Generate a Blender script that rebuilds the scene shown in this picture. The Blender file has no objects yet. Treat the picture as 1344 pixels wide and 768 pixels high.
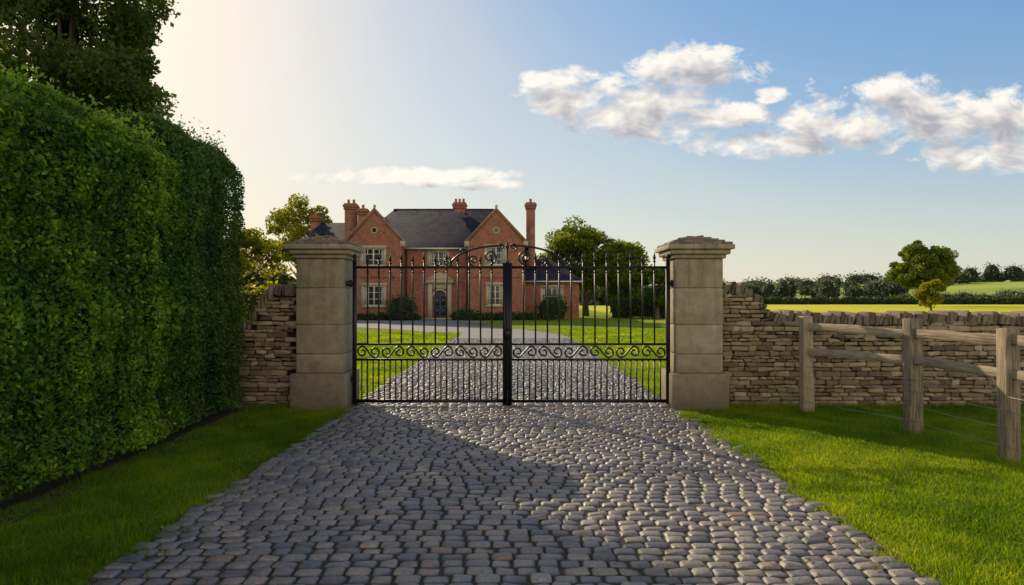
import bpy, math, numpy as np
from mathutils import Vector
R = np.random.default_rng(7)
sc = bpy.context.scene
sc.view_settings.view_transform='Standard'; sc.view_settings.look='None'; sc.view_settings.exposure=0
D = math.radians

# ---------------------------------------------------------------- helpers
class MB:
    def __init__(s): s.v=[]; s.f=[]; s.n=0; s.t=[]
    def add(s,V,F,mat=0,tint=0.5):
        V=np.asarray(V,float).reshape(-1,3)
        if isinstance(F,np.ndarray): groups=[F]
        else:
            d={}
            for f in F: d.setdefault(len(f),[]).append(f)
            groups=[np.array(g) for g in d.values()]
        for g in groups: s.f.append((g+s.n,mat))
        s.v.append(V); s.n+=len(V)
        t=np.asarray(tint,float); s.t.append(np.full(len(V),float(t)) if t.ndim==0 else t)
    def box(s,x0,x1,y0,y1,z0,z1,mat=0,tint=0.5):
        V=[(x,y,z) for x in (x0,x1) for y in (y0,y1) for z in (z0,z1)]
        F=[(0,1,3,2),(4,6,7,5),(0,4,5,1),(2,3,7,6),(0,2,6,4),(1,5,7,3)]
        s.add(V,F,mat,tint)
    def tube(s,P,r,n=6,mat=0,tint=0.5,cap=True):
        P=np.asarray(P,float); m=len(P); r=np.broadcast_to(np.asarray(r,float),(m,))
        T=np.gradient(P,axis=0); T/=np.linalg.norm(T,axis=1)[:,None]+1e-9
        u=np.array([0,1.,0]) if abs(T[0][1])<.9 else np.array([1.,0,0])
        V=[]
        a=np.arange(n)*2*math.pi/n+math.pi/n
        for i in range(m):
            u=u-T[i]*u.dot(T[i]); u/=np.linalg.norm(u)+1e-9; w=np.cross(T[i],u)
            V.append(P[i]+r[i]*(np.cos(a)[:,None]*u+np.sin(a)[:,None]*w))
        F=[(i*n+j,i*n+(j+1)%n,(i+1)*n+(j+1)%n,(i+1)*n+j) for i in range(m-1) for j in range(n)]
        if cap: F+= [tuple(range(n))[::-1], tuple((m-1)*n+j for j in range(n))]
        s.add(np.concatenate(V),F,mat,tint)
    def rboxes(s,C,S,b,mat=0,tint=None,jit=0.0,rotz=None,roty=None):
        C=np.atleast_2d(C).astype(float); S=np.atleast_2d(S).astype(float); N=len(C)
        k=len(RB_S)
        b=np.minimum(b,S.min(axis=1)*.45)[:,None,None]
        V=RB_S[None]*(S[:,None,:]/2-b)+RB_O[None]*b
        if jit:
            cj=R.normal(0,jit,(N,8,3))
            V=V+cj[:,RB_C,:]
        if roty is not None:
            c,si=np.cos(roty)[:,None],np.sin(roty)[:,None]
            x=V[...,0]*c+V[...,2]*si; z=-V[...,0]*si+V[...,2]*c; V=np.stack([x,V[...,1],z],-1)
        if rotz is not None:
            c,si=np.cos(rotz)[:,None],np.sin(rotz)[:,None]
            x=V[...,0]*c-V[...,1]*si; y=V[...,0]*si+V[...,1]*c; V=np.stack([x,y,V[...,2]],-1)
        V=V+C[:,None,:]
        F=(RB_F[None]+(np.arange(N)*k)[:,None,None]).reshape(-1,4)
        if tint is None: tint=R.random(N)
        s.add(V.reshape(-1,3),F,mat,np.repeat(np.broadcast_to(tint,(N,)),k))
    def obj(s,name,mats,parent=None,smooth=False):
        me=bpy.data.meshes.new(name)
        V=np.concatenate(s.v); me.vertices.add(len(V)); me.vertices.foreach_set('co',V.ravel())
        li=np.concatenate([g.ravel() for g,_ in s.f]); tot=np.concatenate([np.full(len(g),g.shape[1]) for g,_ in s.f])
        mi=np.concatenate([np.full(len(g),m) for g,m in s.f])
        st=np.concatenate([[0],np.cumsum(tot)[:-1]])
        me.loops.add(len(li)); me.loops.foreach_set('vertex_index',li.astype(np.int32))
        me.polygons.add(len(tot)); me.polygons.foreach_set('loop_start',st.astype(np.int32))
        me.polygons.foreach_set('loop_total',tot.astype(np.int32))
        me.polygons.foreach_set('material_index',mi.astype(np.int32))
        if smooth: me.polygons.foreach_set('use_smooth',np.ones(len(tot),bool))
        a=me.attributes.new('tint','FLOAT','POINT'); a.data.foreach_set('value',np.concatenate(s.t).astype(np.float32))
        for m in mats: me.materials.append(m)
        me.update(calc_edges=True); me.validate()
        o=bpy.data.objects.new(name,me); sc.collection.objects.link(o)
        if parent: o.parent=parent
        return o
def empty(name,loc=(0,0,0)):
    o=bpy.data.objects.new(name,None); sc.collection.objects.link(o); return o
idx=[(i,j,k) for i in range(4) for j in range(4) for k in range(4) if any(c in(0,3) for c in(i,j,k))]
lut={c:n for n,c in enumerate(idx)}
RB_S=np.array([[(-1 if c<2 else 1) for c in t] for t in idx],float)
_o=np.array([[(-1 if c==0 else 1 if c==3 else 0) for c in t] for t in idx],float)
RB_O=_o/np.linalg.norm(_o,axis=1)[:,None]
RB_C=((RB_S>0)*np.array([1,2,4])).sum(1)
_F=[]
for ax in range(3):
    for side in (0,3):
        for a in range(3):
            for b in range(3):
                q=[]
                for (da,db) in ((0,0),(1,0),(1,1),(0,1)):
                    t=[0,0,0]; t[ax]=side; t[(ax+1)%3]=a+da; t[(ax+2)%3]=b+db; q.append(lut[tuple(t)])
                _F.append(q if side==3 else q[::-1])
RB_F=np.array(_F)
def sstep(x,a,b):
    t=np.clip((np.asarray(x,float)-a)/(b-a),0,1); return t*t*(3-2*t)

# ---------------------------------------------------------------- node materials
class NT:
    def __init__(s,nt): s.nt=nt; s.N=nt.nodes; s.L=nt.links
    def n(s,t,**k):
        o=s.N.new(t)
        for a,b in k.items(): setattr(o,a,b)
        return o
    def set(s,sock,v):
        if isinstance(v,bpy.types.NodeSocket): s.L.new(v,sock)
        else: sock.default_value=v
    def m(s,op,a,b=0.0,c=0.0,clamp=False):
        o=s.n('ShaderNodeMath',operation=op,use_clamp=clamp)
        s.set(o.inputs[0],a); s.set(o.inputs[1],b); s.set(o.inputs[2],c); return o.outputs[0]
    def mix(s,f,a,b,mode='MIX'):
        o=s.n('ShaderNodeMix',data_type='RGBA',blend_type=mode)
        s.set(o.inputs[0],f); s.set(o.inputs[6],a if not isinstance(a,tuple) else (*a[:3],1)); s.set(o.inputs[7],b if not isinstance(b,tuple) else (*b[:3],1)); return o.outputs[2]
    def noise(s,vec,scale,detail=4,rough=.55,dist=0):
        o=s.n('ShaderNodeTexNoise'); s.set(o.inputs['Vector'],vec); o.inputs['Scale'].default_value=scale
        o.inputs['Detail'].default_value=detail; o.inputs['Roughness'].default_value=rough; o.inputs['Distortion'].default_value=dist
        return o.outputs['Fac']
    def ramp(s,f,stops):
        o=s.n('ShaderNodeValToRGB'); e=o.color_ramp.elements
        while len(e)<len(stops): e.new(.5)
        for i,(p,c) in enumerate(stops): e[i].position=p; e[i].color=(*c,1)
        s.set(o.inputs[0],f); return o.outputs[0]
    def rng(s,f,a,b,c=0.,d=1.):
        o=s.n('ShaderNodeMapRange'); s.set(o.inputs[0],f); o.inputs[1].default_value=a;o.inputs[2].default_value=b;o.inputs[3].default_value=c;o.inputs[4].default_value=d
        return o.outputs[0]
    def pos(s): return s.n('ShaderNodeNewGeometry').outputs['Position']
    def tint(s): 
        o=s.n('ShaderNodeAttribute'); o.attribute_name='tint'; return o.outputs['Fac']
    def bump(s,h,strength,dist):
        o=s.n('ShaderNodeBump'); s.set(o.inputs['Height'],h); o.inputs['Strength'].default_value=strength; o.inputs['Distance'].default_value=dist; return o.outputs[0]
def newmat(name):
    m=bpy.data.materials.new(name); m.use_nodes=True; t=NT(m.node_tree); p=m.node_tree.nodes['Principled BSDF']
    return m,t,p
def simple(name,col,rough=.6,metal=0,nscale=8,namt=.25,bump=0.0,spec=.5):
    m,t,p=newmat(name); P=t.pos(); n=t.noise(P,nscale,3)
    c=t.mix(n,tuple(x*(1-namt) for x in col),tuple(min(1,x*(1+namt)) for x in col))
    t.set(p.inputs['Base Color'],c); p.inputs['Roughness'].default_value=rough; p.inputs['Metallic'].default_value=metal
    p.inputs['Specular IOR Level'].default_value=spec
    if bump: t.set(p.inputs['Normal'],t.bump(t.noise(P,nscale*6,3),bump,.01))
    return m
def leafmat(name,dark,mid,light,trans=.35,clump=.8,tcol=None):
    m,t,p=newmat(name)
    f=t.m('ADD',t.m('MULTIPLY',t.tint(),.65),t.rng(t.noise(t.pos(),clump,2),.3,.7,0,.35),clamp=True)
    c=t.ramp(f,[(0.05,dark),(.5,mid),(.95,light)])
    t.set(p.inputs['Base Color'],c); p.inputs['Roughness'].default_value=.5; p.inputs['Specular IOR Level'].default_value=.25
    tr=t.n('ShaderNodeBsdfTranslucent'); t.set(tr.inputs[0],t.mix(1.0,c,tcol or (1.7,1.5,.45),'MULTIPLY'))
    mx=t.n('ShaderNodeMixShader'); mx.inputs[0].default_value=trans
    t.L.new(p.outputs[0],mx.inputs[1]); t.L.new(tr.outputs[0],mx.inputs[2])
    t.L.new(mx.outputs[0],t.N['Material Output'].inputs[0]); return m

M_iron=simple('black_iron',(.012,.012,.014),.45,.2,30,.3)
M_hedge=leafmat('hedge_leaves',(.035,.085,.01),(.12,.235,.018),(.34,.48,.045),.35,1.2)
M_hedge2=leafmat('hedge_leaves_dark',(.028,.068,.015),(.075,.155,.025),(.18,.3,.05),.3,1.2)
M_tree=leafmat('tree_leaves',(.025,.045,.008),(.06,.1,.016),(.14,.19,.03),.35,.3)
M_treeG=leafmat('tree_leaves_green',(.04,.075,.008),(.12,.17,.018),(.28,.33,.035),.45,.3)
M_treeY=leafmat('tree_leaves_warm',(.1,.12,.01),(.24,.25,.022),(.42,.41,.04),.5,.3)
M_treeF=leafmat('tree_leaves_far',(.08,.11,.07),(.13,.165,.095),(.21,.24,.11),.3,.05,(1.3,1.2,.7))  # distance haze put into the leaf colour, paler than near trees
M_shrub=leafmat('shrub_leaves',(.02,.055,.01),(.055,.11,.018),(.12,.19,.03),.25,1)
M_bark=simple('bark',(.1,.075,.05),.9,0,6,.4,.6)
M_core=simple('hedge_core',(.012,.02,.006),1,0,8,.4)
M_soil=simple('soil',(.06,.042,.025),1,0,12,.5,.8)
M_grass=leafmat('grass_blades',(.06,.135,.008),(.175,.285,.013),(.44,.5,.035),.55,.7,(1.6,1.45,.28))

def ground_mat():
    m,t,p=newmat('ground_grass'); P=t.pos()
    sx=t.n('ShaderNodeSeparateXYZ'); t.L.new(P,sx.inputs[0]); X,Y=sx.outputs[0],sx.outputs[1]
    n1=t.noise(P,.35,4); n2=t.noise(P,6,4,.7); n3=t.noise(P,60,2,.7)
    f=t.m('ADD',t.m('MULTIPLY',n1,.5),t.m('MULTIPLY',n2,.5))
    lawn=t.ramp(f,[(.3,(.13,.22,.01)),(.5,(.3,.39,.02)),(.68,(.52,.53,.035))])
    lawn=t.mix(t.rng(n3,.35,.65),t.mix(1.,lawn,(.55,.6,.55),'MULTIPLY'),lawn)
    nf=t.noise(P,.03,4)
    field=t.ramp(nf,[(.35,(.5,.5,.03)),(.6,(.68,.62,.045))])
    far=t.ramp(nf,[(.35,(.2,.3,.06)),(.6,(.38,.46,.08))])
    field=t.mix(t.rng(Y,178,184),field,far)
    c=t.mix(t.rng(X,9.5,12),lawn,t.mix(t.rng(Y,14,16),lawn,field))
    t.set(p.inputs['Base Color'],c); p.inputs['Roughness'].default_value=.95; p.inputs['Specular IOR Level'].default_value=.1
    t.set(p.inputs['Normal'],t.bump(t.m('ADD',n3,n2),.8,.04)); return m
M_ground=ground_mat()

def H(x,y):
    x=np.asarray(x,float); y=np.asarray(y,float)
    return 3.5*sstep(y,190,420)+7.5*sstep(y,200,310)*sstep(x,150,260)+10*sstep(y,420,900)
xs=np.unique(np.concatenate([np.linspace(-900,-60,22),np.linspace(-60,60,41),np.linspace(60,420,46),np.linspace(420,1100,16)]))
ys=np.unique(np.concatenate([np.linspace(-60,60,41),np.linspace(60,460,50),np.linspace(460,1600,20)]))
XX,YY=np.meshgrid(xs,ys,indexing='ij'); nx,ny=XX.shape
V=np.stack([XX,YY,H(XX,YY)],-1).reshape(-1,3)
I=np.arange(nx*ny).reshape(nx,ny)
g=MB(); g.add(V,np.stack([I[:-1,:-1],I[1:,:-1],I[1:,1:],I[:-1,1:]],-1).reshape(-1,4)); g.obj('ground',[M_ground],smooth=True)

# ---------------------------------------------------------------- cobbled driveway
def cobble_mat():
    m,t,p=newmat('cobblestone'); P=t.pos(); T=t.tint()
    c=t.ramp(T,[(0,(.155,.15,.155)),(.3,(.26,.24,.23)),(.6,(.36,.315,.27)),(.85,(.45,.375,.295)),(1,(.36,.25,.18))])
    n=t.noise(P,38,4,.7); c=t.mix(t.rng(n,.3,.65,0,1),t.mix(1.,c,(.5,.5,.5),'MULTIPLY'),c)
    d=t.noise(P,1.1,3); c=t.mix(t.rng(d,.45,.75,0,.4),c,(.24,.185,.12))
    sx=t.n('ShaderNodeSeparateXYZ'); t.L.new(P,sx.inputs[0])
    c=t.mix(t.rng(sx.outputs[2],.014,.024,.92,0),c,(.035,.03,.024))
    t.set(p.inputs['Base Color'],c); t.set(p.inputs['Roughness'],t.rng(n,.3,.7,.3,.52))
    p.inputs['Specular IOR Level'].default_value=.6
    t.set(p.inputs['Normal'],t.bump(t.m('ADD',n,t.m('MULTIPLY',t.noise(P,140,2),.4)),.7,.01)); return m
M_cob=cobble_mat()
drive=empty('cobblestone_driveway')
cb=MB(); C=[];S=[];y=1.6
while y<27:
    dh=R.uniform(.104,.115); x=-2.34+R.uniform(-.08,.03)
    while x<2.28+R.uniform(-.02,.08):
        w=R.uniform(.12,.17); C.append((x+w/2,y+dh/2)); S.append((w-.010,dh-.009)); x+=w
    y+=dh
C=np.array(C);S=np.array(S);N=len(C)
u=np.array([-1,-.92,-.68,.68,.92,1]); U,W=np.meshgrid(u,u,indexing='ij'); U=U.ravel();W=W.ravel()
prof=lambda a:(1-np.abs(a)**7)
xx=U*np.sqrt(1-.16*W**6); yy=W*np.sqrt(1-.16*U**6); zz=(prof(U)*prof(W))**.55
zz=zz*.9+.1*(1-(U**2+W**2)/2)
rot=R.normal(0,.025,N); hz=.024+R.normal(0,.0035,N); tx=R.normal(0,.004,(N,2))
lx=xx[None]*S[:,0:1]/2*(1+R.normal(0,.025,(N,36))); ly=yy[None]*S[:,1:2]/2*(1+R.normal(0,.035,(N,36)))
Xc=C[:,0:1]+lx*np.cos(rot)[:,None]-ly*np.sin(rot)[:,None]+.03*np.sin(C[:,1:2]*.9)
Yc=C[:,1:2]+lx*np.sin(rot)[:,None]+ly*np.cos(rot)[:,None]+.02*np.sin(C[:,0:1]*1.3+C[:,1:2]*.4)
und=.012*np.sin(C[:,0:1]*1.3+1)*np.sin(C[:,1:2]*.8)
Zc=.006+zz[None]*hz[:,None]+tx[:,0:1]*xx+tx[:,1:2]*yy*.8+R.normal(0,.0011,(N,36))+np.maximum(und,0)
V=np.stack([Xc,Yc,Zc],-1).reshape(-1,3)
q=np.array([(i*6+j,(i+1)*6+j,(i+1)*6+j+1,i*6+j+1) for i in range(5) for j in range(5)])
cb.add(V,(q[None]+(np.arange(N)*36)[:,None,None]).reshape(-1,4),0,np.repeat(np.clip(R.normal(.45,.25,N),0,1),36))
cb.obj('setts',[M_cob],drive,True)
def bed_mat():
    m,t,p=newmat('setts_joints'); P=t.pos(); n=t.noise(P,2.2,4)
    c=t.mix(t.rng(n,.45,.65),(.07,.055,.04),(.05,.065,.02)); t.set(p.inputs['Base Color'],c); p.inputs['Roughness'].default_value=1
    t.set(p.inputs['Normal'],t.bump(t.noise(P,90,2),.7,.01)); return m
b=MB(); b.add([(-2.38,1.5,.0125),(2.40,1.5,.0125),(2.40,27.2,.0125),(-2.38,27.2,.0125)],[(0,1,2,3)]); b.obj('joint_bed',[bed_mat()],drive)
M_gravel=simple('gravel',(.25,.24,.25),.9,0,.6,.15,.5)
b=MB(); pts=np.array([(0,26.9),(-.1,29),(-1.0,32),(-3,36),(-6,40),(-9,44.5),(-10,47)]); wid=np.array([2.35,2.4,2.5,2.8,3.4,4.5,6.5])
tt=np.linspace(0,6,40); px_=np.interp(tt,range(7),pts[:,0]); py_=np.interp(tt,range(7),pts[:,1]); ww=np.interp(tt,range(7),wid)
k=np.ones(5)/5
px_=np.concatenate([px_[:2],np.convolve(px_,k,'valid'),px_[-2:]])
dx=np.gradient(px_);dy=np.gradient(py_);L=np.hypot(dx,dy)
A=np.stack([px_-dy/L*ww,py_+dx/L*ww,np.full(40,.008)],1);B=np.stack([px_+dy/L*ww,py_-dx/L*ww,np.full(40,.008)],1)
b.add(np.concatenate([A,B]),[(i,40+i,41+i,i+1) for i in range(39)])
b.obj('gravel_path',[M_gravel])
b=MB(); a=np.linspace(0,2*math.pi,48,endpoint=False); b.add(np.stack([-9+7.5*np.sign(np.cos(a))*np.abs(np.cos(a))**.7,46.2+3.6*np.sign(np.sin(a))*np.abs(np.sin(a))**.7,np.full(48,.013)],1),[tuple(range(48))]); b.obj('gravel_forecourt',[M_gravel])

# ---------------------------------------------------------------- grass blades
g=MB()
def blades(x0,x1,y0,y1,dens,h=(.022,.05),w=(.006,.01)):
    n=int((x1-x0)*(y1-y0)*dens); P=np.stack([R.uniform(x0,x1,n),R.uniform(y0,y1,n),np.zeros(n)],1)
    e=.05*np.sin(P[:,1]*5.3)+.03*np.sin(P[:,1]*13+1)+R.normal(0,.05,n)
    P=P[(np.abs(P[:,0])>2.30+e)]
    n=len(P); hh=R.uniform(*h,n)*(1+.4*np.sin(P[:,0]*7+np.sin(P[:,1]*3))*np.sin(P[:,1]*6)); a=R.uniform(0,2*math.pi,n); ww=R.uniform(*w,n)
    d=np.stack([np.cos(a),np.sin(a),0*a],1)*ww[:,None]/2
    ln=R.normal(0,.45,(n,2))*hh[:,None]
    top=P+np.stack([ln[:,0],ln[:,1],hh],1)
    V=np.stack([P-d,P+d,top],1).reshape(-1,3); ti=np.clip(R.normal(.48,.24,n)+.2*np.sin(P[:,0]*2.1+1+np.sin(P[:,1]*2.3))*np.sin(P[:,1]*1.7+P[:,0])+.1*np.sin(P[:,0]*9+np.sin(P[:,1]*7)*2),0,1)
    g.add(V,np.arange(n*3).reshape(-1,3),0,np.repeat(ti,3))
blades(2.2,6,2.6,10.0,7000); blades(6,9.5,5,10.0,4000); blades(-3.8,-2.2,2.6,10.0,7000)
for s_ in (-1,1):
    x0,x1=sorted((s_*2.2,s_*2.5)); blades(x0,x1,2.6,9.7,2200,(.03,.07))
blades(3.1,9.5,9.8,10.02,3500,(.05,.13)); blades(-3.9,-3.1,9.75,10.02,3500,(.05,.12))
for x,y in ((4.11,9.55),(4.72,8.05),(4.82,6.63)): blades(x-.16,x+.16,y-.16,y+.16,3500,(.05,.12))
blades(2.2,8,10.4,20,1400,(.03,.06),(.01,.018)); blades(-7,-2.2,10.4,20,1400,(.03,.06),(.01,.018))
blades(2.2,12,20,36,300,(.04,.07),(.03,.05)); blades(-12,-2.2,20,32,300,(.04,.07),(.03,.05))
g.obj('lawn_grass',[M_grass])

# ---------------------------------------------------------------- leaves
def leaves(mb,P,size,tint,mat=0,Nrm=None,bias=0,aspect=.55):
    n=len(P); v=R.normal(size=(n,3)); v/=np.linalg.norm(v,axis=1)[:,None]
    if Nrm is not None: v=v+bias*Nrm; v/=np.linalg.norm(v,axis=1)[:,None]
    r=R.normal(size=(n,3)); t=np.cross(v,r); t/=np.linalg.norm(t,axis=1)[:,None]; bb=np.cross(v,t)
    s=size*R.uniform(.6,1.35,n)[:,None]/2
    V=np.stack([P-t*s,P+bb*s*aspect-t*s*.1,P+t*s,P-bb*s*aspect-t*s*.1],1).reshape(-1,3)
    mb.add(V,np.arange(n*4).reshape(-1,4),mat,np.repeat(tint,4))
def nz(p,s,seed=0):
    x,y,z=p[:,0]*s,p[:,1]*s,p[:,2]*s
    return (np.sin(x*1.3+seed+1.7*np.sin(y*.9+seed))+np.sin(y*1.7+2*seed+1.3*np.sin(z*1.1))+np.sin(z*1.5+seed*3+1.5*np.sin(x*1.2)))/3
def hedge(name,x0,x1,y0,y1,z1,dens,size,mat,rough=.06,z0=.12,topr=1.0,top_fuzz=.06):
    e=empty(name); mb=MB(); mb.box(x0+.2,x1-.2,y0+.2,y1-.2,.0,z1-.22); mb.obj('core',[M_core],e)
    mb=MB()
    def rounded(P):
        tz=np.clip((P[:,2]-(z1-.4))/.4,0,1); tx=np.clip((P[:,0]-(x1-.4))/.4,0,1)
        P=P.copy(); P[:,0]-=.16*tz**2*tx; P[:,2]-=.16*tx**2*tz; return P
    def face(fn,area,Nv,dd=1):
        n=int(area*dens*dd); P=fn(n); Nv=np.array(Nv,float)
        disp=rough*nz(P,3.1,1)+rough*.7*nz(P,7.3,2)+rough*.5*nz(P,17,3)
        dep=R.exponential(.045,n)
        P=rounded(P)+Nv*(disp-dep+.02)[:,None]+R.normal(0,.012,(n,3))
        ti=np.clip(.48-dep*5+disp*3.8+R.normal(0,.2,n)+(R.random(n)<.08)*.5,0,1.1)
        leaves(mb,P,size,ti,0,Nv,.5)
    U=lambda a,b,n:R.uniform(a,b,n)
    zt=lambda n: U(z0,z1,n)
    face(lambda n:np.stack([np.full(n,x1),U(y0,y1,n),zt(n)],1),(y1-y0)*z1,(1,0,0))
    face(lambda n:np.stack([np.full(n,x0),U(y0,y1,n),zt(n)],1),(y1-y0)*z1,(-1,0,0),.3)
    face(lambda n:np.stack([U(x0,x1,n),np.full(n,y0),zt(n)],1),(x1-x0)*z1,(0,-1,0),.6)
    face(lambda n:np.stack([U(x0,x1,n),np.full(n,y1),zt(n)],1),(x1-x0)*z1,(0,1,0),.6)
    face(lambda n:np.stack([U(x0,x1,n),U(y0,y1,n),np.full(n,z1)],1),(x1-x0)*(y1-y0),(0,0,1),topr)
    n=int((x1-x0)*(y1-y0)*dens*.12); P=np.stack([U(x0,x1,n),U(y0,y1,n),z1-.02+np.abs(R.normal(0,top_fuzz,n))],1)
    leaves(mb,rounded(P),size,R.uniform(.5,1,n),0)
    return mb.obj('foliage',[mat],e)
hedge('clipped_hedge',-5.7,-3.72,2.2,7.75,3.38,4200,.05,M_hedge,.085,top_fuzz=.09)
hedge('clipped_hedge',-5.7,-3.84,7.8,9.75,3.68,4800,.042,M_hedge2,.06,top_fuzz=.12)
b=MB(); b.add([(-4.2,1.8,.01),(-3.52,1.8,.01),(-3.55,9.9,.01),(-4.2,9.9,.01)],[(0,1,2,3)]); b.obj('soil_bed',[M_soil])
M_fall=leafmat('fallen_leaf',(.12,.07,.02),(.22,.14,.04),(.3,.26,.06),.2,3)
mb=MB(); n=230; sx_=R.choice([-1,1],n,p=[.65,.35]); P=np.stack([sx_*(2.25+R.normal(0,.35,n)),R.uniform(3.2,9.7,n),np.full(n,.045)],1)
v=R.normal(size=(n,3)); leaves(mb,P,.04,R.random(n),0,np.array([0,0,1.]),2.5); mb.obj('fallen_leaves',[M_fall])

def tree(name,x,y,h,rx,ry,zc,rz,nclump,per,size,mat,clr=.22,trunk=.25,lean=0,seed=1,shell=.55,limit=None):
    z0=float(H(x,y)); mb=MB()
    zt=zc*.95; n=8; T=np.stack([x+lean*np.linspace(0,1,n)**2+.12*np.sin(np.linspace(0,4,n)+seed),y+.1*np.sin(np.linspace(0,3,n)),z0+np.linspace(-.1,zt,n)],1)
    mb.tube(T,np.linspace(trunk*1.35,trunk*.55,n),8,1)
    v=R.normal(size=(nclump,3)); v/=np.linalg.norm(v,axis=1)[:,None]
    rr=R.uniform(shell,1,nclump)**.7
    Cc=v*rr[:,None]*(1+.18*nz(v*2.2,1.6,seed))[:,None]*np.array([rx,ry,rz])
    Cc[:,2]=np.where(Cc[:,2]<0,Cc[:,2]*.75,Cc[:,2])
    Cc+=np.array([x+lean,y,z0+zc])
    if limit is not None:
        lm=limit(Cc[:,2],Cc[:,1]); over=np.maximum(Cc[:,0]-lm,0); Cc[:,0]-=over*R.uniform(1.0,1.5,nclump)
    k=min(nclump,26)
    for c in Cc[:k]:
        s=T[R.integers(3,n)]; mid=(s+c)/2+np.array([0,0,-.08*rz]); t=np.linspace(0,1,6)[:,None]
        mb.tube((1-t)**2*s+2*t*(1-t)*mid+t**2*c,np.linspace(trunk*.38,trunk*.06,6),5,1)
    sz=clr*min(rx,rz)*R.uniform(.6,1.3,nclump)
    ci=np.repeat(np.arange(nclump),per); n=len(ci)
    w=R.normal(size=(n,3)); w/=np.linalg.norm(w,axis=1)[:,None]; rad=R.uniform(.25,1,n)**.6
    P=Cc[ci]+w*(rad*sz[ci])[:,None]*np.array([1.15,1.15,.8])
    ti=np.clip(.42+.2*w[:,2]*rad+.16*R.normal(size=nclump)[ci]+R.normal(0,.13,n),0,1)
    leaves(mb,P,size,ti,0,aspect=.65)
    return mb.obj(name,[mat,M_bark])
# crown of the big tree narrows toward its top on the drive side
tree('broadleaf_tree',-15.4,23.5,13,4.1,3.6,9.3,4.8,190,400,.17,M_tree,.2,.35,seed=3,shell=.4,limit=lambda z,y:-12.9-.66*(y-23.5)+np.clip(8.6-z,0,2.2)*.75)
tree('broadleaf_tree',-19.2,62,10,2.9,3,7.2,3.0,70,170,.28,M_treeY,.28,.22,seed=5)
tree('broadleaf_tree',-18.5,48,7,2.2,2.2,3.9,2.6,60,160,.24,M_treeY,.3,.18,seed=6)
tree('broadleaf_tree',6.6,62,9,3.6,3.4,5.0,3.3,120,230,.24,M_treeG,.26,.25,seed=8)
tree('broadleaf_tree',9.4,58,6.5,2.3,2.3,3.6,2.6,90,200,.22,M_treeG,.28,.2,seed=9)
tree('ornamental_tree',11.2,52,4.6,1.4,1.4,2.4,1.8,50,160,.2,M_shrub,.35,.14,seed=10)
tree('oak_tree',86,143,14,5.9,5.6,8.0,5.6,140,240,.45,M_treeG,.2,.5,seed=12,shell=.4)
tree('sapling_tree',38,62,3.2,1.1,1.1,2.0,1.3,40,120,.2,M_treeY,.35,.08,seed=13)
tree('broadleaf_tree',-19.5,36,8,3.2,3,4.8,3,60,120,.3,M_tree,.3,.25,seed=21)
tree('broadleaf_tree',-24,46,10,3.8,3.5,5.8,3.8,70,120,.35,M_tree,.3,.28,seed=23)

def mass(name,items,size,mat,per_m2=14,core=True):
    mb=MB()
    for (x,y,rx,ry,zc,rz) in items:
        z0=float(H(x,y)); n=int(per_m2*(rx*rz*6+rx*ry*3)/(size*size*10)); n=max(n,60)
        v=R.normal(size=(n,3)); v/=np.linalg.norm(v,axis=1)[:,None]
        s=R.random()*10
        r=(1+.2*nz(v*3,1.5,s)+.1*nz(v*3,4,s))*R.uniform(.75,1.02,n)
        P=v*r[:,None]*np.array([rx,ry,rz])+np.array([x,y,z0+zc]); P=P[P[:,2]>z0+.02]; vv=v[:len(P)]
        leaves(mb,P,size,np.clip(R.normal(.42,.18,len(P))+.12*np.sin(P[:,0]*3/rx+s),0,1),0,aspect=.7)
        if core:
            a=np.linspace(0,2*math.pi,9)[:-1]
            ring=lambda k,zf:np.stack([x+rx*k*np.cos(a),y+ry*k*np.sin(a),np.full(8,max(z0,z0+zc+rz*zf))],1)
            Vv=np.concatenate([ring(.62,-.8),ring(.8,0),ring(.55,.5),ring(.1,.72)])
            mb.add(Vv,[(i*8+j,i*8+(j+1)%8,(i+1)*8+(j+1)%8,(i+1)*8+j) for i in range(3) for j in range(8)]+[tuple(range(24,32))],1)
    return mb.obj(name,[mat,M_core])
mass('round_shrub',[(-8.0,49.3,1.25,1.0,.95,1.05)],.16,M_shrub)
mass('round_shrub',[(3.0,50.5,1.35,1.1,.95,1.05)],.16,M_shrub)
mass('round_shrub',[(-3.4,50.2,.9,.7,.4,.55)],.14,M_shrub)
mass('box_hedge',[(x,50.3,.6,.4,.22,.38) for x in np.arange(-12,-7,.8)]+[(x,50.2,.6,.4,.25,.42) for x in np.arange(-4,2,.8)],.13,M_shrub)
mass('garden_hedge',[(x,56,1.2,.8,.9,1.0) for x in np.arange(9,19,1.5)],.22,M_shrub)
mass('garden_hedge',[(x,54+R.uniform(-.5,.5),1.1,.8,1.1,R.uniform(.9,1.5)) for x in np.arange(11,14.5,1.1)],.2,M_tree)
mass('garden_hedge',[(x,27+R.uniform(-.2,.2),.9,.6,1.1,1.15) for x in np.arange(-14,-7.6,.8)],.14,M_treeY)
mass('garden_hedge',[(x,38+R.uniform(-.2,.2),1.5,1,1.7,1.9) for x in np.arange(-24,-12.6,1.6)],.2,M_treeY)
it=[(x,182+R.uniform(-1,1),3.5,1.8,.9,R.uniform(1.0,1.6)) for x in np.arange(50,260,4)]
mass('field_hedgerow',it,.55,M_tree,9)
it=[]
for x in np.arange(62,135,4.2):
    rz=R.uniform(1.8,5.0); it.append((x,235+R.uniform(-10,15),R.uniform(2.5,5),4,rz*.95,rz))
for x in np.arange(95,330,6.5):
    rz=R.uniform(2.5,5.6); it.append((x,365+R.uniform(-15,15),R.uniform(4,7),5,rz*.95,rz))
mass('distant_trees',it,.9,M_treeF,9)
it=[(x,520+R.uniform(-30,30),R.uniform(9,16),10,2,R.uniform(5,9)) for x in np.arange(-300,520,15)]
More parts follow.
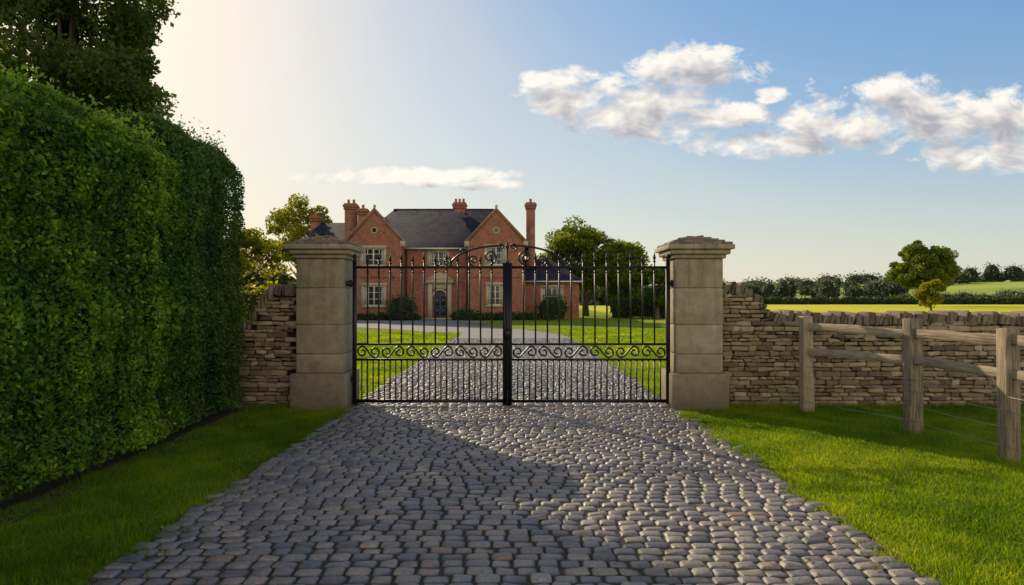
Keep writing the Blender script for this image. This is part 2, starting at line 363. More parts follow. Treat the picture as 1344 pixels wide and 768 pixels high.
it+=[(x,160+R.uniform(-5,5),R.uniform(3,5),4,2,R.uniform(2.5,4)) for x in np.arange(8,50,5)]
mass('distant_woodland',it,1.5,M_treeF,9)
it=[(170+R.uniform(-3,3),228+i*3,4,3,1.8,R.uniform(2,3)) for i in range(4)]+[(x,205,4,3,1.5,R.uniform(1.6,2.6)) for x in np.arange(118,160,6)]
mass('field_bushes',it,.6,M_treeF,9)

# ---------------------------------------------------------------- stone materials
def stone_mat(name,ramp,ns=14,bumpd=.01,rough=.85,stain=None,lich=.3):
    m,t,p=newmat(name); P=t.pos()
    c=t.ramp(t.tint(),ramp); n=t.noise(P,ns,5,.65)
    c=t.mix(t.rng(n,.3,.7),t.mix(1.,c,(.58,.55,.52),'MULTIPLY'),c)
    n2=t.noise(P,ns*.35,4,.6,.5); c=t.mix(t.rng(n2,.55,.7,0,lich),c,(.4,.36,.27))
    n3=t.noise(P,ns*.5,4,.7); c=t.mix(t.rng(n3,.54,.75,0,.6),c,(.08,.07,.055))
    if stain:
        sx=t.n('ShaderNodeSeparateXYZ'); t.L.new(P,sx.inputs[0])
        zz=t.m('ADD',sx.outputs[2],t.m('MULTIPLY',t.m('SUBTRACT',n2,.5),.6))
        for a,b_,amt in stain: c=t.mix(t.rng(zz,a,b_,amt,0),c,(.09,.08,.06))
        st=t.n('ShaderNodeMapping'); t.L.new(P,st.inputs[0]); st.inputs['Scale'].default_value=(9,9,.7)
        ns_=t.noise(st.outputs[0],1.5,4,.6)
        c=t.mix(t.m('MULTIPLY',t.rng(ns_,.5,.7,0,.55),t.rng(sx.outputs[2],1.0,2.2,.3,1)),c,(.12,.105,.08))
    t.set(p.inputs['Base Color'],c); p.inputs['Roughness'].default_value=rough; p.inputs['Specular IOR Level'].default_value=.25
    t.set(p.inputs['Normal'],t.bump(t.m('ADD',n,t.m('MULTIPLY',t.noise(P,ns*6,3,.7),.5)),.7,bumpd)); return m
M_dry=stone_mat('dry_stone',[(0,(.17,.13,.085)),(.4,(.35,.265,.165)),(.7,(.48,.37,.235)),(1,(.58,.48,.34))],16,.014)
M_ash=stone_mat('ashlar_limestone',[(0,(.42,.345,.24)),(1,(.55,.455,.325))],9,.004,.85,[(.05,.75,.6)],.2)
M_cap=stone_mat('weathered_cap_stone',[(0,(.17,.14,.105)),(1,(.34,.28,.21))],14,.01)
M_dark=simple('wall_core',(.03,.024,.018),1,0,10,.3)

def pillar(cx,cy=10.17):
    e=empty('gate_pillar')
    mb=MB(); mb.rboxes([(cx,cy,.25)],[(.82,.82,.54)],.018,0,.15); mb.obj('plinth',[M_ash],e)
    mb=MB(); zs=[.52,.80,1.22,1.75,2.18]
    for i in range(4):
        z0,z1=zs[i],zs[i+1]
        mb.rboxes([(cx,cy,(z0+z1)/2)],[(.68+R.uniform(-.004,.004),.68,z1-z0-.009)],.014,0,R.random())
    mb.box(cx-.325,cx+.325,cy-.325,cy+.325,.5,2.2); mb.obj('shaft',[M_ash],e)
    mb=MB(); mb.rboxes([(cx,cy,2.205)],[(.76,.76,.06)],.02,0,.4); mb.rboxes([(cx,cy,2.27)],[(.86,.86,.075)],.025,0,.5)
    mb.rboxes([(cx,cy,2.34)],[(.95,.95,.07)],.012,0,.6); mb.obj('cornice',[M_ash],e)
    mb=MB()
    L=[(.45,2.374),(.37,2.41),(.3,2.44),(.22,2.47),(.13,2.5),(.05,2.525)]
    for i in range(len(L)-1):
        a,z=L[i]; b2,z2=L[i+1]
        n=int(max(2,a*2/.14)); 
        for ix in range(n):
            for iy in range(n):
                x=cx-a+(ix+.5)*2*a/n; y=cy-a+(iy+.5)*2*a/n
                if max(abs(x-cx),abs(y-cy))<a-.2: continue
                mb.rboxes([(x,y,(z+z2)/2-.01)],[(2*a/n-.004,2*a/n-.004,z2-z+.02)],.012,0,R.random(),.004)
    Vp=[(cx-.45,cy-.45,2.37),(cx+.45,cy-.45,2.37),(cx+.45,cy+.45,2.37),(cx-.45,cy+.45,2.37),(cx,cy,2.5)]
    mb.add(Vp,[(0,1,4),(1,2,4),(2,3,4),(3,0,4)]); mb.obj('cap',[M_cap],e)
pillar(-2.77); pillar(2.70)

def drywall(x0,x1,prof,cy=10.22,th=.42):
    e=empty('dry_stone_wall'); mb=MB(); C=[];S=[]
    for side in (-1,1):
        z=-.02
        while z<1.9:
            hh=R.uniform(.038,.085); x=x0+R.uniform(-.1,0)
            while x<x1:
                w=min(R.uniform(.09,.34),hh*R.uniform(2.0,5))
                xm=x+w/2
                if z+hh<prof(xm)+.01 and x+w<x1+.1 :
                    C.append((xm,cy+side*(th/2-.07)+side*R.uniform(-.028,.028),z+hh/2)); S.append((w-.008,.16,hh-.006))
                x+=w
            z+=hh
    C=np.array(C);S=np.array(S); mb.rboxes(C,S,.012,0,np.clip(R.normal(.48,.28,len(C)),0,1),.006,roty=R.normal(0,.02,len(C)))
    mb.obj('courses',[M_dry],e,False)
    mb=MB(); C=[];S=[];ry=[]; x=x0+.02
    while x<x1:
        w=R.uniform(.035,.1); hh=R.uniform(.12,.21)
        C.append((x+w/2,cy+R.uniform(-.02,.02),prof(x+w/2)+hh/2-.045)); S.append((w-.012,th+R.uniform(-.04,.08),hh)); ry.append(R.normal(.16,.13)); x+=w
    mb.rboxes(np.array(C),np.array(S),.014,0,None,.009,roty=np.array(ry)); mb.obj('coping',[M_cap],e)
    mb=MB(); X=np.linspace(x0,x1,80); Z=np.array([prof(x) for x in X])-.05
    a=np.stack([X,np.full(80,cy-th/2+.07),Z*0],1);b_=np.stack([X,np.full(80,cy-th/2+.07),Z],1);c=np.stack([X,np.full(80,cy+th/2-.07),Z],1);d=np.stack([X,np.full(80,cy+th/2-.07),Z*0],1)
    mb.add(np.concatenate([a,b_,c,d]),[(k*80+i,k*80+i+1,(k+1)*80+i+1,(k+1)*80+i) for k in range(3) for i in range(79)]); mb.obj('core',[M_dark],e)
drywall(3.06,13,lambda x:1.26+.42*(1-float(sstep(x,3.35,3.95)))+.02*math.sin(x*2.2))
drywall(-5.4,-3.13,lambda x:1.12+.56*float(sstep(x,-4.0,-3.45)))

# ---------------------------------------------------------------- gate
gate=empty('wrought_iron_gate'); GY=10.02
def spiral(cx,cz,r0,r1,a0,a1,n=26):
    t=np.linspace(0,1,n); a=a0+(a1-a0)*t; r=r0+(r1-r0)*t
    return np.stack([cx+r*np.cos(a),np.full(n,GY),cz+r*np.sin(a)],1)
def herm(p,q,tp,tq,n=10):
    t=np.linspace(0,1,n)[1:-1,None]; p,q,tp,tq=map(lambda a:np.array(a,float),(p,q,tp,tq))
    xz=(2*t**3-3*t**2+1)*p+(t**3-2*t**2+t)*tp+(-2*t**3+3*t**2)*q+(t**3-t**2)*tq
    return np.stack([xz[:,0],np.full(len(t),GY),xz[:,1]],1)
def scurve(mb,x1,x2,zc,r,flip,rad=.0135):
    s=1 if not flip else -1
    A=spiral(x1,zc,.018,r,(math.pi/2+2.2*math.pi),math.pi/2,30)
    B=spiral(x2,zc,r,.018,-math.pi/2,-math.pi/2+2.2*math.pi,30)
    m=herm((x1,zc+r),(x2,zc-r),((x2-x1)*.9,0),((x2-x1)*.9,0),12)
    P=np.concatenate([A,m,B])
    if s<0: P[:,2]=2*zc-P[:,2]
    mb.tube(P,rad,6)
def leaf(name,xa,xb,hinge):
    mb=MB(); sgn=1 if xb>xa else -1
    lo,hi=min(xa,xb),max(xa,xb)
    bx=lambda x0,x1,z0,z1,t=.02:mb.box(x0,x1,GY-t,GY+t,z0,z1)
    hx=lo if hinge=='L' else hi; mx=hi if hinge=='L' else lo
    if hinge=='L': bx(lo,lo+.055,.05,2.16,.0275); bx(hi-.068,hi-.003,.04,2.12,.03)
    else: bx(hi-.055,hi,.05,2.16,.0275); bx(lo+.003,lo+.068,.04,2.12,.03)
    hs=hx+(.0275 if hinge=='L' else -.0275)
    mb.tube([(hs,GY,2.15),(hs,GY,2.17),(hs,GY,2.2),(hs,GY,2.23),(hs,GY,2.26)],[.03,.018,.034,.03,.004],8)
    i0=lo+(.055 if hinge=='L' else .068)-.005; i1=hi-(.068 if hinge=='L' else .055)+.005
    for z0,z1 in ((.075,.12),(.69,.72),(.915,.945),(2.04,2.075)): bx(i0,i1,z0,z1,.0185)
    mb.obj('frame',[M_iron],e_[0])
    mb=MB(); n=13; X=np.linspace(i0,i1,n+1)
    for j in range(1,n):
        x=X[j]; top=2.2+(.0 if j%2 else .03)
        mb.tube([(x,GY,.93),(x,GY,top-.09)],.0125,6)
        mb.tube([(x,GY,top-.10),(x,GY,top-.085),(x,GY,top-.07)],[.012,.026,.012],6)
        mb.tube([(x,GY,top-.07),(x,GY,top-.035),(x,GY,top+.05)],[.008,.024,.001],6)
        mb.tube([(x,GY,1.97),(x,GY,1.985),(x,GY,2.0)],[.012,.02,.012],6)
    for j in range(1,2*n):
        x=i0+(i1-i0)*j/(2*n); mb.tube([(x,GY,.1),(x,GY,.705)],.0105 if j%2 else .0125,6)
    mb.obj('bars',[M_iron],e_[0],False)
    mb=MB(); w=(i1-i0)/6; r=.082
    for j in range(6):
        x=i0+w*j; scurve(mb,x+r+.012,x+w-r-.012,.817,r,j%2==1 if hinge=='L' else j%2==0)
    s=-1 if hinge=='L' else 1
    x0=mx
    f=lambda P:np.stack([x0+s*P[:,0],np.full(len(P),GY),P[:,1]],1)
    def sp(cx,cz,r0,r1,a0,a1,n=30):
        t=np.linspace(0,1,n); a=a0+(a1-a0)*t; rr=r0+(r1-r0)*t**.8
        return np.stack([cx+rr*np.cos(a),cz+rr*np.sin(a)],1)
    pi=math.pi
    t=np.linspace(0,1,24)
    arc=np.stack([.04+.80*np.sin(t*pi/2)**1.0,2.07+.31*np.cos(t*pi/2)],1)
    mb.tube(f(arc),.015,6)
    mb.tube(f(sp(.26,2.21,.115,.016,-pi/2,-pi/2-3.2*pi,40)),.013,6)
    mb.tube(f(sp(.5,2.165,.085,.014,-pi/2,-pi/2+3.0*pi,36)),.012,6)
    mb.tube(f(sp(.87,2.15,.07,.014,-pi/2,-pi/2+2.8*pi,30)),.011,6)
    mb.tube(f(sp(.09,2.36,.06,.012,-pi/2,-pi/2+2.8*pi,30)),.011,6)
    mb.tube(f(sp(.66,2.29,.05,.012,pi,pi-2.6*pi,30)),.010,6)
    mb.tube(f(sp(1.03,2.12,.045,.012,pi,pi+2.4*pi,24)),.010,6)
    mb.obj('scrollwork',[M_iron],e_[0],True)
    mb=MB(); o=-1 if hinge=='L' else 1
    for z in (.42,1.82):
        a,b_=sorted((hx-o*.02,hx+o*.13)); mb.box(a,b_,GY-.012,GY+.012,z-.02,z+.02)
        mb.tube([(hx+o*.03,GY-.01,z-.05),(hx+o*.03,GY-.01,z+.05)],.022,8)
        a,b_=sorted((hx+o*.03,hx+o*.12)); mb.box(a,b_,GY-.05,GY+.05,z-.035,z+.035)
    mb.obj('hinges',[M_iron],e_[0])
e_=[empty('leaf_frame_1')]; e_[0].parent=gate; leaf('l',-2.335,-.067,'L')
e_=[empty('leaf_frame_2')]; e_[0].parent=gate; leaf('r',-.067,2.315,'R')
mb=MB(); mb.box(-.085,-.049,GY-.045,GY-.031,.02,2.1); mb.tube([(-.067,GY,2.1),(-.067,GY,2.14),(-.067,GY,2.16),(-.067,GY,2.33),(-.067,GY,2.35),(-.067,GY,2.38),(-.067,GY,2.45)],[.02,.03,.012,.012,.026,.02,.002],8)
mb.box(-.12,-.014,GY-.07,GY-.03,1.0,1.16); mb.tube([(-.067,GY-.05,.0),(-.067,GY-.05,.3)],.012,6); mb.obj('meeting_stile',[M_iron],gate)

# ---------------------------------------------------------------- post and rail fence
def wood_mat(name,sc3):
    m,t,p=newmat(name); P=t.pos(); mp=t.n('ShaderNodeMapping'); t.L.new(P,mp.inputs[0]); mp.inputs['Scale'].default_value=sc3
    n=t.noise(mp.outputs[0],3,5,.65,.3); c=t.ramp(t.m('ADD',t.m('MULTIPLY',n,.8),t.m('MULTIPLY',t.tint(),.2)),[(.32,(.12,.09,.06)),(.48,(.32,.25,.17)),(.68,(.48,.39,.28))])
    c=t.mix(t.rng(t.noise(P,5,4,.7),.5,.7,0,.5),c,(.2,.185,.15))
    t.set(p.inputs['Base Color'],c); p.inputs['Roughness'].default_value=.85; t.set(p.inputs['Normal'],t.bump(n,.9,.014)); return m
M_wood=wood_mat('weathered_oak_post',(16,16,1.2)); M_woodr=wood_mat('weathered_oak_rail',(6,1.0,20))
fence=empty('post_and_rail_fence')
PP=[(4.11,9.55,1.35),(4.72,8.05,1.36),(4.82,6.63,1.31),(4.86,5.2,1.31),(4.9,3.7,1.3)]
mb=MB()
for x,y,h in PP:
    mb.rboxes([(x,y,h/2-.05)],[(.155,.14,h+.1)],.012,0,None,.007,rotz=np.array([R.normal(.1,.06)]))
mb.obj('posts',[M_wood],fence)
mb=MB()
for zz,hh in ((1.185,.105),(.86,.1)):
    for i in range(len(PP)-1):
        a=np.array(PP[i][:2]);b_=np.array(PP[i+1][:2]); d=b_-a; L=np.hypot(*d)
        nrm=np.array([d[1],-d[0]])/L
        n=11
        z0=zz+R.uniform(-.025,.025); z1=zz+R.uniform(-.025,.025)
        T=np.linspace(-.02,1.02,n); base=a[None]+T[:,None]*d[None]
        Z=z0+(z1-z0)*T+.01*np.sin(T*5+i)
        u=nrm*.034
        V=[]
        for j in range(n):
            q_=hh/2*(1+.07*math.sin(j*1.7+i)+R.normal(0,.02))
            for (su,sz) in ((-1,-.88),(-.8,-1),(.8,-1),(1,-.88),(1,.88),(.8,1),(-.8,1),(-1,.88)):
                V.append((base[j][0]+u[0]*su,base[j][1]+u[1]*su,Z[j]+sz*q_))
        F=[(j*8+m_,j*8+(m_+1)%8,(j+1)*8+(m_+1)%8,(j+1)*8+m_) for j in range(n-1) for m_ in range(8)]+[tuple(range(8))[::-1],tuple((n-1)*8+m_ for m_ in range(8))]
        mb.add(V,F,0,R.random())
mb.obj('rails',[M_woodr],fence)
M_wire=simple('galvanised_wire',(.4,.38,.34),.45,.6)
mb=MB()
for z in (.18,.36,.52,.66):
    for i in range(len(PP)-1):
        a,b_=PP[i],PP[i+1]; mb.tube([(a[0]-.08,a[1],z),((a[0]+b_[0])/2-.08,(a[1]+b_[1])/2,z-.012),(b_[0]-.08,b_[1],z)],.003,5)
mb.obj('wires',[M_wire],fence)

# ---------------------------------------------------------------- house
def brick_mat():
    m,t,p=newmat('red_brick'); P=t.pos(); sx=t.n('ShaderNodeSeparateXYZ'); t.L.new(P,sx.inputs[0])
    cx=t.n('ShaderNodeCombineXYZ'); t.L.new(t.m('ADD',sx.outputs[0],sx.outputs[1]),cx.inputs[0]); t.L.new(sx.outputs[2],cx.inputs[1])
    b=t.n('ShaderNodeTexBrick'); t.L.new(cx.outputs[0],b.inputs[0]); b.inputs['Scale'].default_value=1; b.inputs['Brick Width'].default_value=.235; b.inputs['Row Height'].default_value=.08
    b.inputs['Mortar Size'].default_value=.008; b.inputs['Color1'].default_value=(.38,.12,.062,1); b.inputs['Color2'].default_value=(.24,.072,.044,1); b.inputs['Mortar'].default_value=(.3,.23,.17,1)
    n=t.noise(P,.9,4,.7); c=t.mix(t.rng(n,.35,.7,0,.5),b.outputs[0],(.44,.165,.08))
    n2=t.noise(P,2.7,4,.7); c=t.mix(t.rng(n2,.45,.68,0,.7),c,(.15,.06,.04))
    n3=t.noise(P,7,2,.7); c=t.mix(t.rng(n3,.52,.66,0,.5),c,(.5,.27,.17))
    t.set(p.inputs['Base Color'],c); p.inputs['Roughness'].default_value=.9; return m
def slate_mat():
    m,t,p=newmat('slate_roof'); P=t.pos(); sx=t.n('ShaderNodeSeparateXYZ'); t.L.new(P,sx.inputs[0])
    cx=t.n('ShaderNodeCombineXYZ'); t.L.new(t.m('ADD',sx.outputs[0],t.m('MULTIPLY',sx.outputs[1],.01)),cx.inputs[0]); t.L.new(sx.outputs[2],cx.inputs[1])
    b=t.n('ShaderNodeTexBrick'); t.L.new(cx.outputs[0],b.inputs[0]); b.inputs['Scale'].default_value=1; b.inputs['Brick Width'].default_value=.3; b.inputs['Row Height'].default_value=.16
    b.inputs['Mortar Size'].default_value=.014; b.inputs['Color1'].default_value=(.05,.05,.075,1); b.inputs['Color2'].default_value=(.022,.023,.04,1); b.inputs['Mortar'].default_value=(.012,.012,.015,1)
    c=t.mix(t.rng(t.noise(P,1.3,4,.7),.45,.7,0,.6),b.outputs[0],(.085,.07,.075))
    t.set(p.inputs['Base Color'],c); p.inputs['Roughness'].default_value=.85; p.inputs['Specular IOR Level'].default_value=.12; return m
M_brick=brick_mat(); M_slate=slate_mat(); M_white=simple('cream_paint',(.75,.7,.58),.5,0,3,.05); M_lime=simple('limestone_trim',(.5,.41,.29),.8,0,3,.15)
m,t,p=newmat('window_glass'); p.inputs['Base Color'].default_value=(.03,.04,.05,1); p.inputs['Roughness'].default_value=.06; p.inputs['Specular IOR Level'].default_value=.6; M_glass=m
M_curt=simple('curtain',(.45,.42,.36),.9)
M_door=simple('painted_door',(.03,.04,.06),.35,0,4,.1); M_pot=simple('clay_pot',(.4,.17,.09),.8)
house=empty('brick_house')
W=MB(); RF=MB(); TR=MB(); FR=MB(); GL=MB(); CU=MB()
def wall(x0,x1,z0,z1,y,ops,dep=.16):
    xs=sorted({x0,x1,*[o[0] for o in ops],*[o[1] for o in ops]}); zs=sorted({z0,z1,*[o[2] for o in ops],*[o[3] for o in ops]})
    for i in range(len(xs)-1):
        for j in range(len(zs)-1):
            cx,cz=(xs[i]+xs[i+1])/2,(zs[j]+zs[j+1])/2
            if any(o[0]<cx<o[1] and o[2]<cz<o[3] for o in ops): continue
            W.add([(xs[i],y,zs[j]),(xs[i+1],y,zs[j]),(xs[i+1],y,zs[j+1]),(xs[i],y,zs[j+1])],[(0,1,2,3)])
    for a,b_,c,d in [o[:4] for o in ops]:
        W.add([(a,y,c),(b_,y,c),(b_,y,d),(a,y,d),(a,y+dep,c),(b_,y+dep,c),(b_,y+dep,d),(a,y+dep,d)],[(0,4,7,3),(1,2,6,5),(3,7,6,2),(0,1,5,4)])
def window(a,b_,c,d,y,nc,nr=3,lights=2,curt=True):
    y2=y+.12
    f=.075
    GL.add([(a,y2+.03,c),(b_,y2+.03,c),(b_,y2+.03,d),(a,y2+.03,d)],[(0,1,2,3)])
    FR.box(a,a+f,y2-.05,y2+.02,c,d);FR.box(b_-f,b_,y2-.05,y2+.02,c,d);FR.box(a+f,b_-f,y2-.05,y2+.02,c,c+f);FR.box(a+f,b_-f,y2-.05,y2+.02,d-f,d)
    for i in range(1,nc):
        x=a+(b_-a)*i/nc; w=.045 if i%2==0 or nc<=2 else .022
        FR.box(x-w,x+w,y2-.04,y2+.015,c+f,d-f)
    for j in range(1,nr):
        z=c+(d-c)*j/nr; FR.box(a+f,b_-f,y2-.03,y2+.012,z-.02,z+.02)
    TR.box(a-.12,b_+.12,y-.09,y+.02,c-.13,c-.003); TR.box(a-.15,b_+.15,y-.03,y+.02,d+.003,d+.2)
    TR.box(a-.1,a-.003,y-.02,y+.02,c,d); TR.box(b_+.003,b_+.1,y-.02,y+.02,c,d)
    CU.box(a+.08,a+.28,y2+.012,y2+.022,c+.08,d-.08); CU.box(b_-.28,b_-.08,y2+.012,y2+.022,c+.08,d-.08)
def gable(x0,x1,y,ze,za,ops,back,oculus=True):
    wall(x0,x1,0,ze,y,ops); xm=(x0+x1)/2
    W.add([(x0,y,ze),(x1,y,ze),(xm,y,za)],[(0,1,2)])
    W.add([(x0,y,0),(x0,back,0),(x0,back,ze),(x0,y,ze)],[(0,3,2,1)]); W.add([(x1,y,0),(x1,back,0),(x1,back,ze),(x1,y,ze)],[(0,1,2,3)])
    o=.12; s=(za-ze)/(xm-x0)
    RF.add([(x0-o,y+.25,ze-o*s+.05),(xm,y+.25,za+.05),(xm,back+3,za+.05),(x0-o,back+3,ze-o*s+.05)],[(0,1,2,3)])
    RF.add([(x1+o,y+.25,ze-o*s+.05),(xm,y+.25,za+.05),(xm,back+3,za+.05),(x1+o,back+3,ze-o*s+.05)],[(0,3,2,1)])
    for sx_ in (1,-1):
        xa=x0 if sx_==1 else x1
        xa2=xa-sx_*.14; L_=[(xa2,ze-.1),(xm,za+.02),(xm,za+.26),(xa2,ze+.16)]
        V=[(p_[0],y-.07,p_[1]) for p_ in L_]+[(p_[0],y+.3,p_[1]) for p_ in L_]
        W.add(V,[(0,1,2,3),(4,7,6,5),(3,2,6,7),(0,4,5,1),(0,3,7,4)])
        V=[(p_[0],y-.10,p_[1]) for p_ in [(xa2,ze+.16),(xm,za+.26),(xm,za+.32),(xa2,ze+.22)]]; V+=[(v[0],y+.33,v[2]) for v in V]
        TR.add(V,[(0,1,2,3),(4,7,6,5),(3,2,6,7),(0,4,5,1),(0,3,7,4)])
        a_,b2=sorted((xa2-sx_*.12,xa2+sx_*.24)); TR.box(a_,b2,y-.12,y+.34,ze-.28,ze+.14)
    TR.tube([(xm,y+.1,za+.3),(xm,y+.1,za+.45),(xm,y+.1,za+.55)],[.09,.12,.02],6)
    if oculus:
        a=np.linspace(0,2*math.pi,17)
        TR.tube(np.stack([xm+.22*np.cos(a),np.full(17,y-.01),ze+.95+.22*np.sin(a)],1),.05,6,cap=False)
        a=a[:-1]; GL.add(np.stack([xm+.2*np.cos(a),np.full(16,y-.012),ze+.95+.2*np.sin(a)],1),[tuple(range(16))])
wl=[(-11.25,-9.5,4.05,5.35),(-11.15,-9.5,1.05,2.55)]
gable(-12.35,-8.25,51,5.75,8.1,wl,57)
for w in wl: window(*w,51,4,3)
wr=[(-1.95,-.45,4.1,5.45),(-1.85,-.65,1.1,2.6)]
gable(-3.3,.95,51,5.75,8.1,wr,57)
for w in wr: window(*w,51,4,3)
wc=[(-6.4,-4.9,4.1,5.25),(-6.05,-5.0,.1,2.3)]
wall(-8.25,-3.3,0,5.5,52.4,wc)
window(*wc[0],52.4,4,2)
for x0,x1,yy_ in ((-12.4,-8.2,50.94),(-3.35,1.0,50.94)): TR.box(x0,x1,yy_,51.02,0,.35); W.box(x0,x1,yy_+.02,51.02,3.15,3.3)
W.box(-12.3,.9,52.6,61.8,0,5.5)
e0,e1,f0,f1=-12.7,1.3,52.1,62.2; rz=9.0; ry=57.1
RF.add([(e0,f0,5.45),(e1,f0,5.45),(e1,f1,5.45),(e0,f1,5.45),(-9.9,ry,rz),(-1.5,ry,rz)],[(0,1,5,4),(1,2,5),(2,3,4,5),(3,0,4)])
RF.tube([(-9.9,ry,rz+.02),(-1.5,ry,rz+.02)],.1,6,)
FR.box(-8.2,-3.35,52.02,52.14,5.36,5.47)
W.box(-17.2,-12.42,55,60.5,0,6.0); RF.add([(-17.6,54.6,5.95),(-12.3,54.6,5.95),(-12.3,60.9,5.95),(-17.6,60.9,5.95),(-16,57.7,8.0),(-12.3,57.7,8.0)],[(0,1,5,4),(2,3,4,5),(3,0,4)])
wg=[(2.3,3.9,1.05,2.45)]
wall(1.0,5.2,0,3.0,53,wg); window(*wg[0],53,4,2)
W.add([(5.2,53,0),(5.2,58,0),(5.2,58,3),(5.2,53,3)],[(0,1,2,3)])
RF.add([(.9,52.6,2.95),(5.6,52.6,2.95),(5.6,58.4,2.95),(.9,58.4,2.95),(.93,55.5,4.75),(3.2,55.5,4.75)],[(0,1,5,4),(1,2,5),(2,3,4,5)])
FR.box(1.0,5.5,52.55,52.62,2.86,2.96)
PT=MB()
def chim(x0,x1,y0,y1,z0,z1,pots):
    W.box(x0,x1,y0,y1,z0,z1-.5); W.box(x0-.07,x1+.07,y0-.07,y1+.07,z1-.5,z1-.3); W.box(x0-.13,x1+.13,y0-.13,y1+.13,z1-.3,z1-.12); W.box(x0-.05,x1+.05,y0-.05,y1+.05,z1-.12,z1)
    for i in range(pots):
        x=x0+(x1-x0)*(i+.5)/pots; PT.tube([(x,(y0+y1)/2,z1-.02),(x,(y0+y1)/2,z1+.05),(x,(y0+y1)/2,z1+.3),(x,(y0+y1)/2,z1+.34)],[.15,.12,.1,.13],8)
chim(-13.35,-12.5,54.4,55.3,0,9.2,2); chim(-12.15,-11.5,53.8,54.6,5,8.7,1); chim(-4.85,-3.9,56.7,57.5,8,9.6,3); chim(1.15,1.85,54.6,55.5,0,9.3,1); chim(-16.9,-16.3,57.3,58.0,6.5,8.6,1)
y=52.4; dcx=-5.53
TR.box(-6.45,-6.1,y-.25,y+.0,0,2.75); TR.box(-4.96,-4.61,y-.25,y+.0,0,2.75); TR.box(-6.6,-4.46,y-.35,y,2.75,3.05)
TR.add([(-6.65,y-.38,3.05),(-4.41,y-.38,3.05),(-5.53,y-.38,3.6),(-6.65,y,3.05),(-4.41,y,3.05),(-5.53,y,3.6)],[(0,1,2),(0,2,5,3),(1,4,5,2),(0,3,4,1)])
TR.box(-6.1,-4.96,y-.12,y+.0,2.3,2.75)
a=np.linspace(0,math.pi,13); arc=np.stack([dcx+.52*np.cos(a),np.full(13,y-.12),1.75+.52*np.sin(a)],1); TR.tube(arc,.07,6)
TR.box(-6.75,-4.3,51.5,52.4,0,.12)
DR=MB(); a=np.linspace(0,math.pi,13); Vd=[(dcx+.5,y+.1,.12)]+[(dcx+.5*math.cos(t_),y+.1,1.75+.5*math.sin(t_)) for t_ in a]+[(dcx-.5,y+.1,.12)]
DR.add(Vd,[tuple(range(len(Vd)))]); 
for sx_ in (-.25,.25):
    for z0,z1 in ((.3,.95),(1.05,1.75)): DR.box(dcx+sx_-.17,dcx+sx_+.17,y+.06,y+.098,z0,z1)
DR.obj('front_door',[M_door],house)
TR.add([(-6.1,y+.13,0),(-4.96,y+.13,0),(-4.96,y+.13,2.32),(-6.1,y+.13,2.32)],[(0,1,2,3)])
DP=MB(); DP.tube([(-8.1,52.3,5.4),(-8.1,52.3,.1)],.05,6); DP.tube([(-3.45,52.3,5.4),(-3.45,52.3,.1)],.05,6); DP.obj('downpipes',[M_iron],house)
W.obj('walls',[M_brick],house); RF.obj('roof',[M_slate],house); TR.obj('stone_trim',[M_lime],house); FR.obj('window_frames',[M_white],house); GL.obj('window_glass',[M_glass],house); CU.obj('curtains',[M_curt],house); PT.obj('chimney_pots',[M_pot],house)

# ---------------------------------------------------------------- light
EL=D(24.5); sd=Vector((-.66,1,0)).normalized()*math.cos(EL)+Vector((0,0,math.sin(EL)))
l=bpy.data.lights.new('sun','SUN'); l.energy=5; l.angle=D(.5); l.color=(1,.82,.54)
lo=bpy.data.objects.new('sun',l); sc.collection.objects.link(lo); lo.rotation_euler=(-sd).to_track_quat('-Z','Y').to_euler()
w=bpy.data.worlds.new('World'); sc.world=w; w.use_nodes=True; t=NT(w.node_tree)
bg=t.N['Background']; SK=.15; bg.inputs[1].default_value=SK; k=1/SK
sk=t.n('ShaderNodeTexSky'); sk.sky_type='NISHITA'; sk.sun_disc=False; sk.sun_elevation=EL; sk.sun_rotation=math.atan2(-.66,1); sk.air_density=1.0; sk.dust_density=1.0; sk.ozone_density=1.6
tc=t.n('ShaderNodeTexCoord').outputs['Generated']; s_=t.n('ShaderNodeSeparateXYZ'); t.L.new(tc,s_.inputs[0])
bw=t.n('ShaderNodeRGBToBW'); t.L.new(sk.outputs[0],bw.inputs[0])
ex=t.m('MAXIMUM',t.m('SUBTRACT',t.m('MULTIPLY',bw.outputs[0],SK),.36),0.0)
fac=t.m('DIVIDE',1.0,t.m('ADD',1.0,t.m('MULTIPLY',ex,.78)))
vm=t.n('ShaderNodeVectorMath',operation='SCALE'); t.L.new(sk.outputs[0],vm.inputs[0]); t.L.new(fac,vm.inputs['Scale'])
skc=t.mix(t.rng(ex,0,.45,1,0),t.mix(1.,vm.outputs[0],(1.03,1.0,.92),'MULTIPLY'),t.mix(1.,vm.outputs[0],(.6,.88,1.06),'MULTIPLY'))
skc=t.mix(t.rng(s_.outputs[2],.42,.75,0,.85),skc,t.mix(1.,skc,(.5,.56,.66),'MULTIPLY'))
hz_=t.m('POWER',2.718,t.m('MULTIPLY',t.m('MAXIMUM',s_.outputs[2],0.0),-7.5))
skc=t.mix(t.m('MULTIPLY',hz_,.72),skc,(.84*k,.82*k,.75*k))
yy=t.m('MAXIMUM',s_.outputs[1],.05); u=t.m('DIVIDE',s_.outputs[0],yy); v=t.m('DIVIDE',s_.outputs[2],yy)
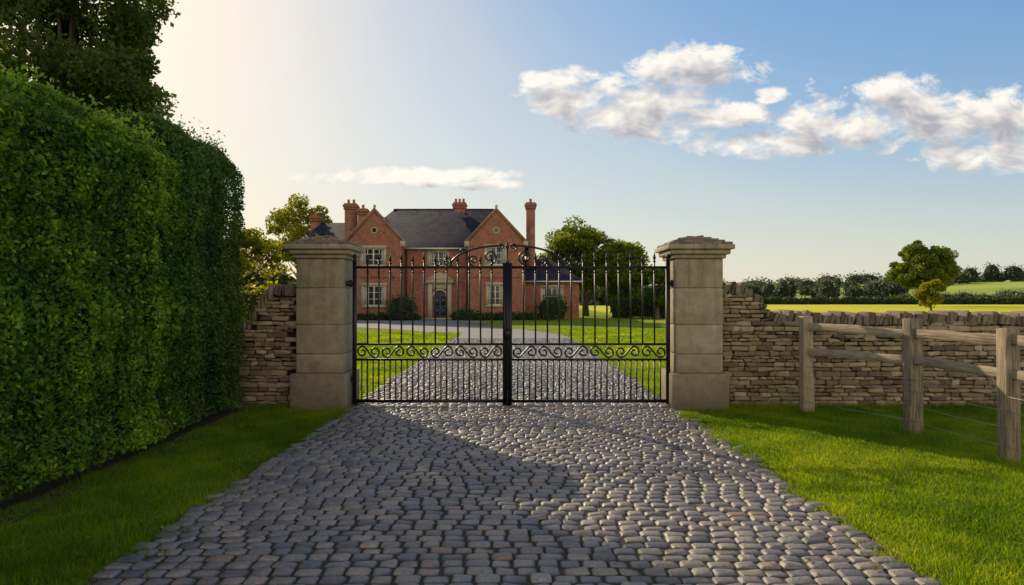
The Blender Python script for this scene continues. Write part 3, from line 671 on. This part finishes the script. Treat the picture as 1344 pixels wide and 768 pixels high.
cl=[(760,122,75,36),(850,150,130,32),(915,94,95,34),(965,152,42,22),(1015,124,28,12),(705,105,26,13),(1215,150,165,46),(1010,190,90,20),(1290,203,100,22),(1330,140,90,30),(1110,165,80,28),(540,232,130,13),(640,243,50,8)]
def shape(u,v):
    d=None
    for x,y,rx,ry in cl:
        a=t.m('MULTIPLY',t.m('SUBTRACT',u,(x-672)/896),896/rx); b=t.m('MULTIPLY',t.m('SUBTRACT',v,(392-y)/896),896/ry)
        r=t.m('SUBTRACT',1.0,t.m('ADD',t.m('MULTIPLY',a,a),t.m('MULTIPLY',b,b)))
        d=r if d is None else t.m('MAXIMUM',d,r)
    return t.m('MAXIMUM',d,-1.5)
def dens(u,v,fine=True):
    cx=t.n('ShaderNodeCombineXYZ'); t.L.new(u,cx.inputs[0]); t.L.new(t.m('MULTIPLY',v,1.6),cx.inputs[1])
    n=t.noise(cx.outputs[0],13,6 if fine else 3,.64,.25)
    return t.m('ADD',t.m('MULTIPLY',shape(u,v),.66),t.m('MULTIPLY',t.m('SUBTRACT',n,.5),3.8))
d1=dens(u,v); d2=dens(t.m('ADD',u,-.010),t.m('ADD',v,.024),False)
al=t.rng(d1,-.08,.48); al=t.m('MULTIPLY',al,t.m('GREATER_THAN',s_.outputs[1],.06))
lit=t.rng(d2,-.15,.95,1,0)
cc=t.mix(lit,(.46*k,.45*k,.49*k),(1.06*k,.99*k,.89*k))
out=t.mix(t.m('MULTIPLY',al,.95),skc,cc)
nb=t.noise(tc,2.6,4,.6)  # unseen bright clouds behind the camera, added as warm fill light
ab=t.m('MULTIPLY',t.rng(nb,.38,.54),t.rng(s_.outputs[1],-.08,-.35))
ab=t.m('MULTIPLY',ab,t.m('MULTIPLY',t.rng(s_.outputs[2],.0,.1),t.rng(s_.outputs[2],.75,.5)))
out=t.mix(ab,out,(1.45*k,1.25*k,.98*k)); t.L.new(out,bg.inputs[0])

cam=bpy.data.cameras.new('camera'); cam.lens=24; cam.sensor_width=36; cam.clip_end=4000; cam.clip_start=.05
co=bpy.data.objects.new('camera',cam); sc.collection.objects.link(co); co.location=(0,0,1.6); co.rotation_euler=(D(90.5),0,0); sc.camera=co
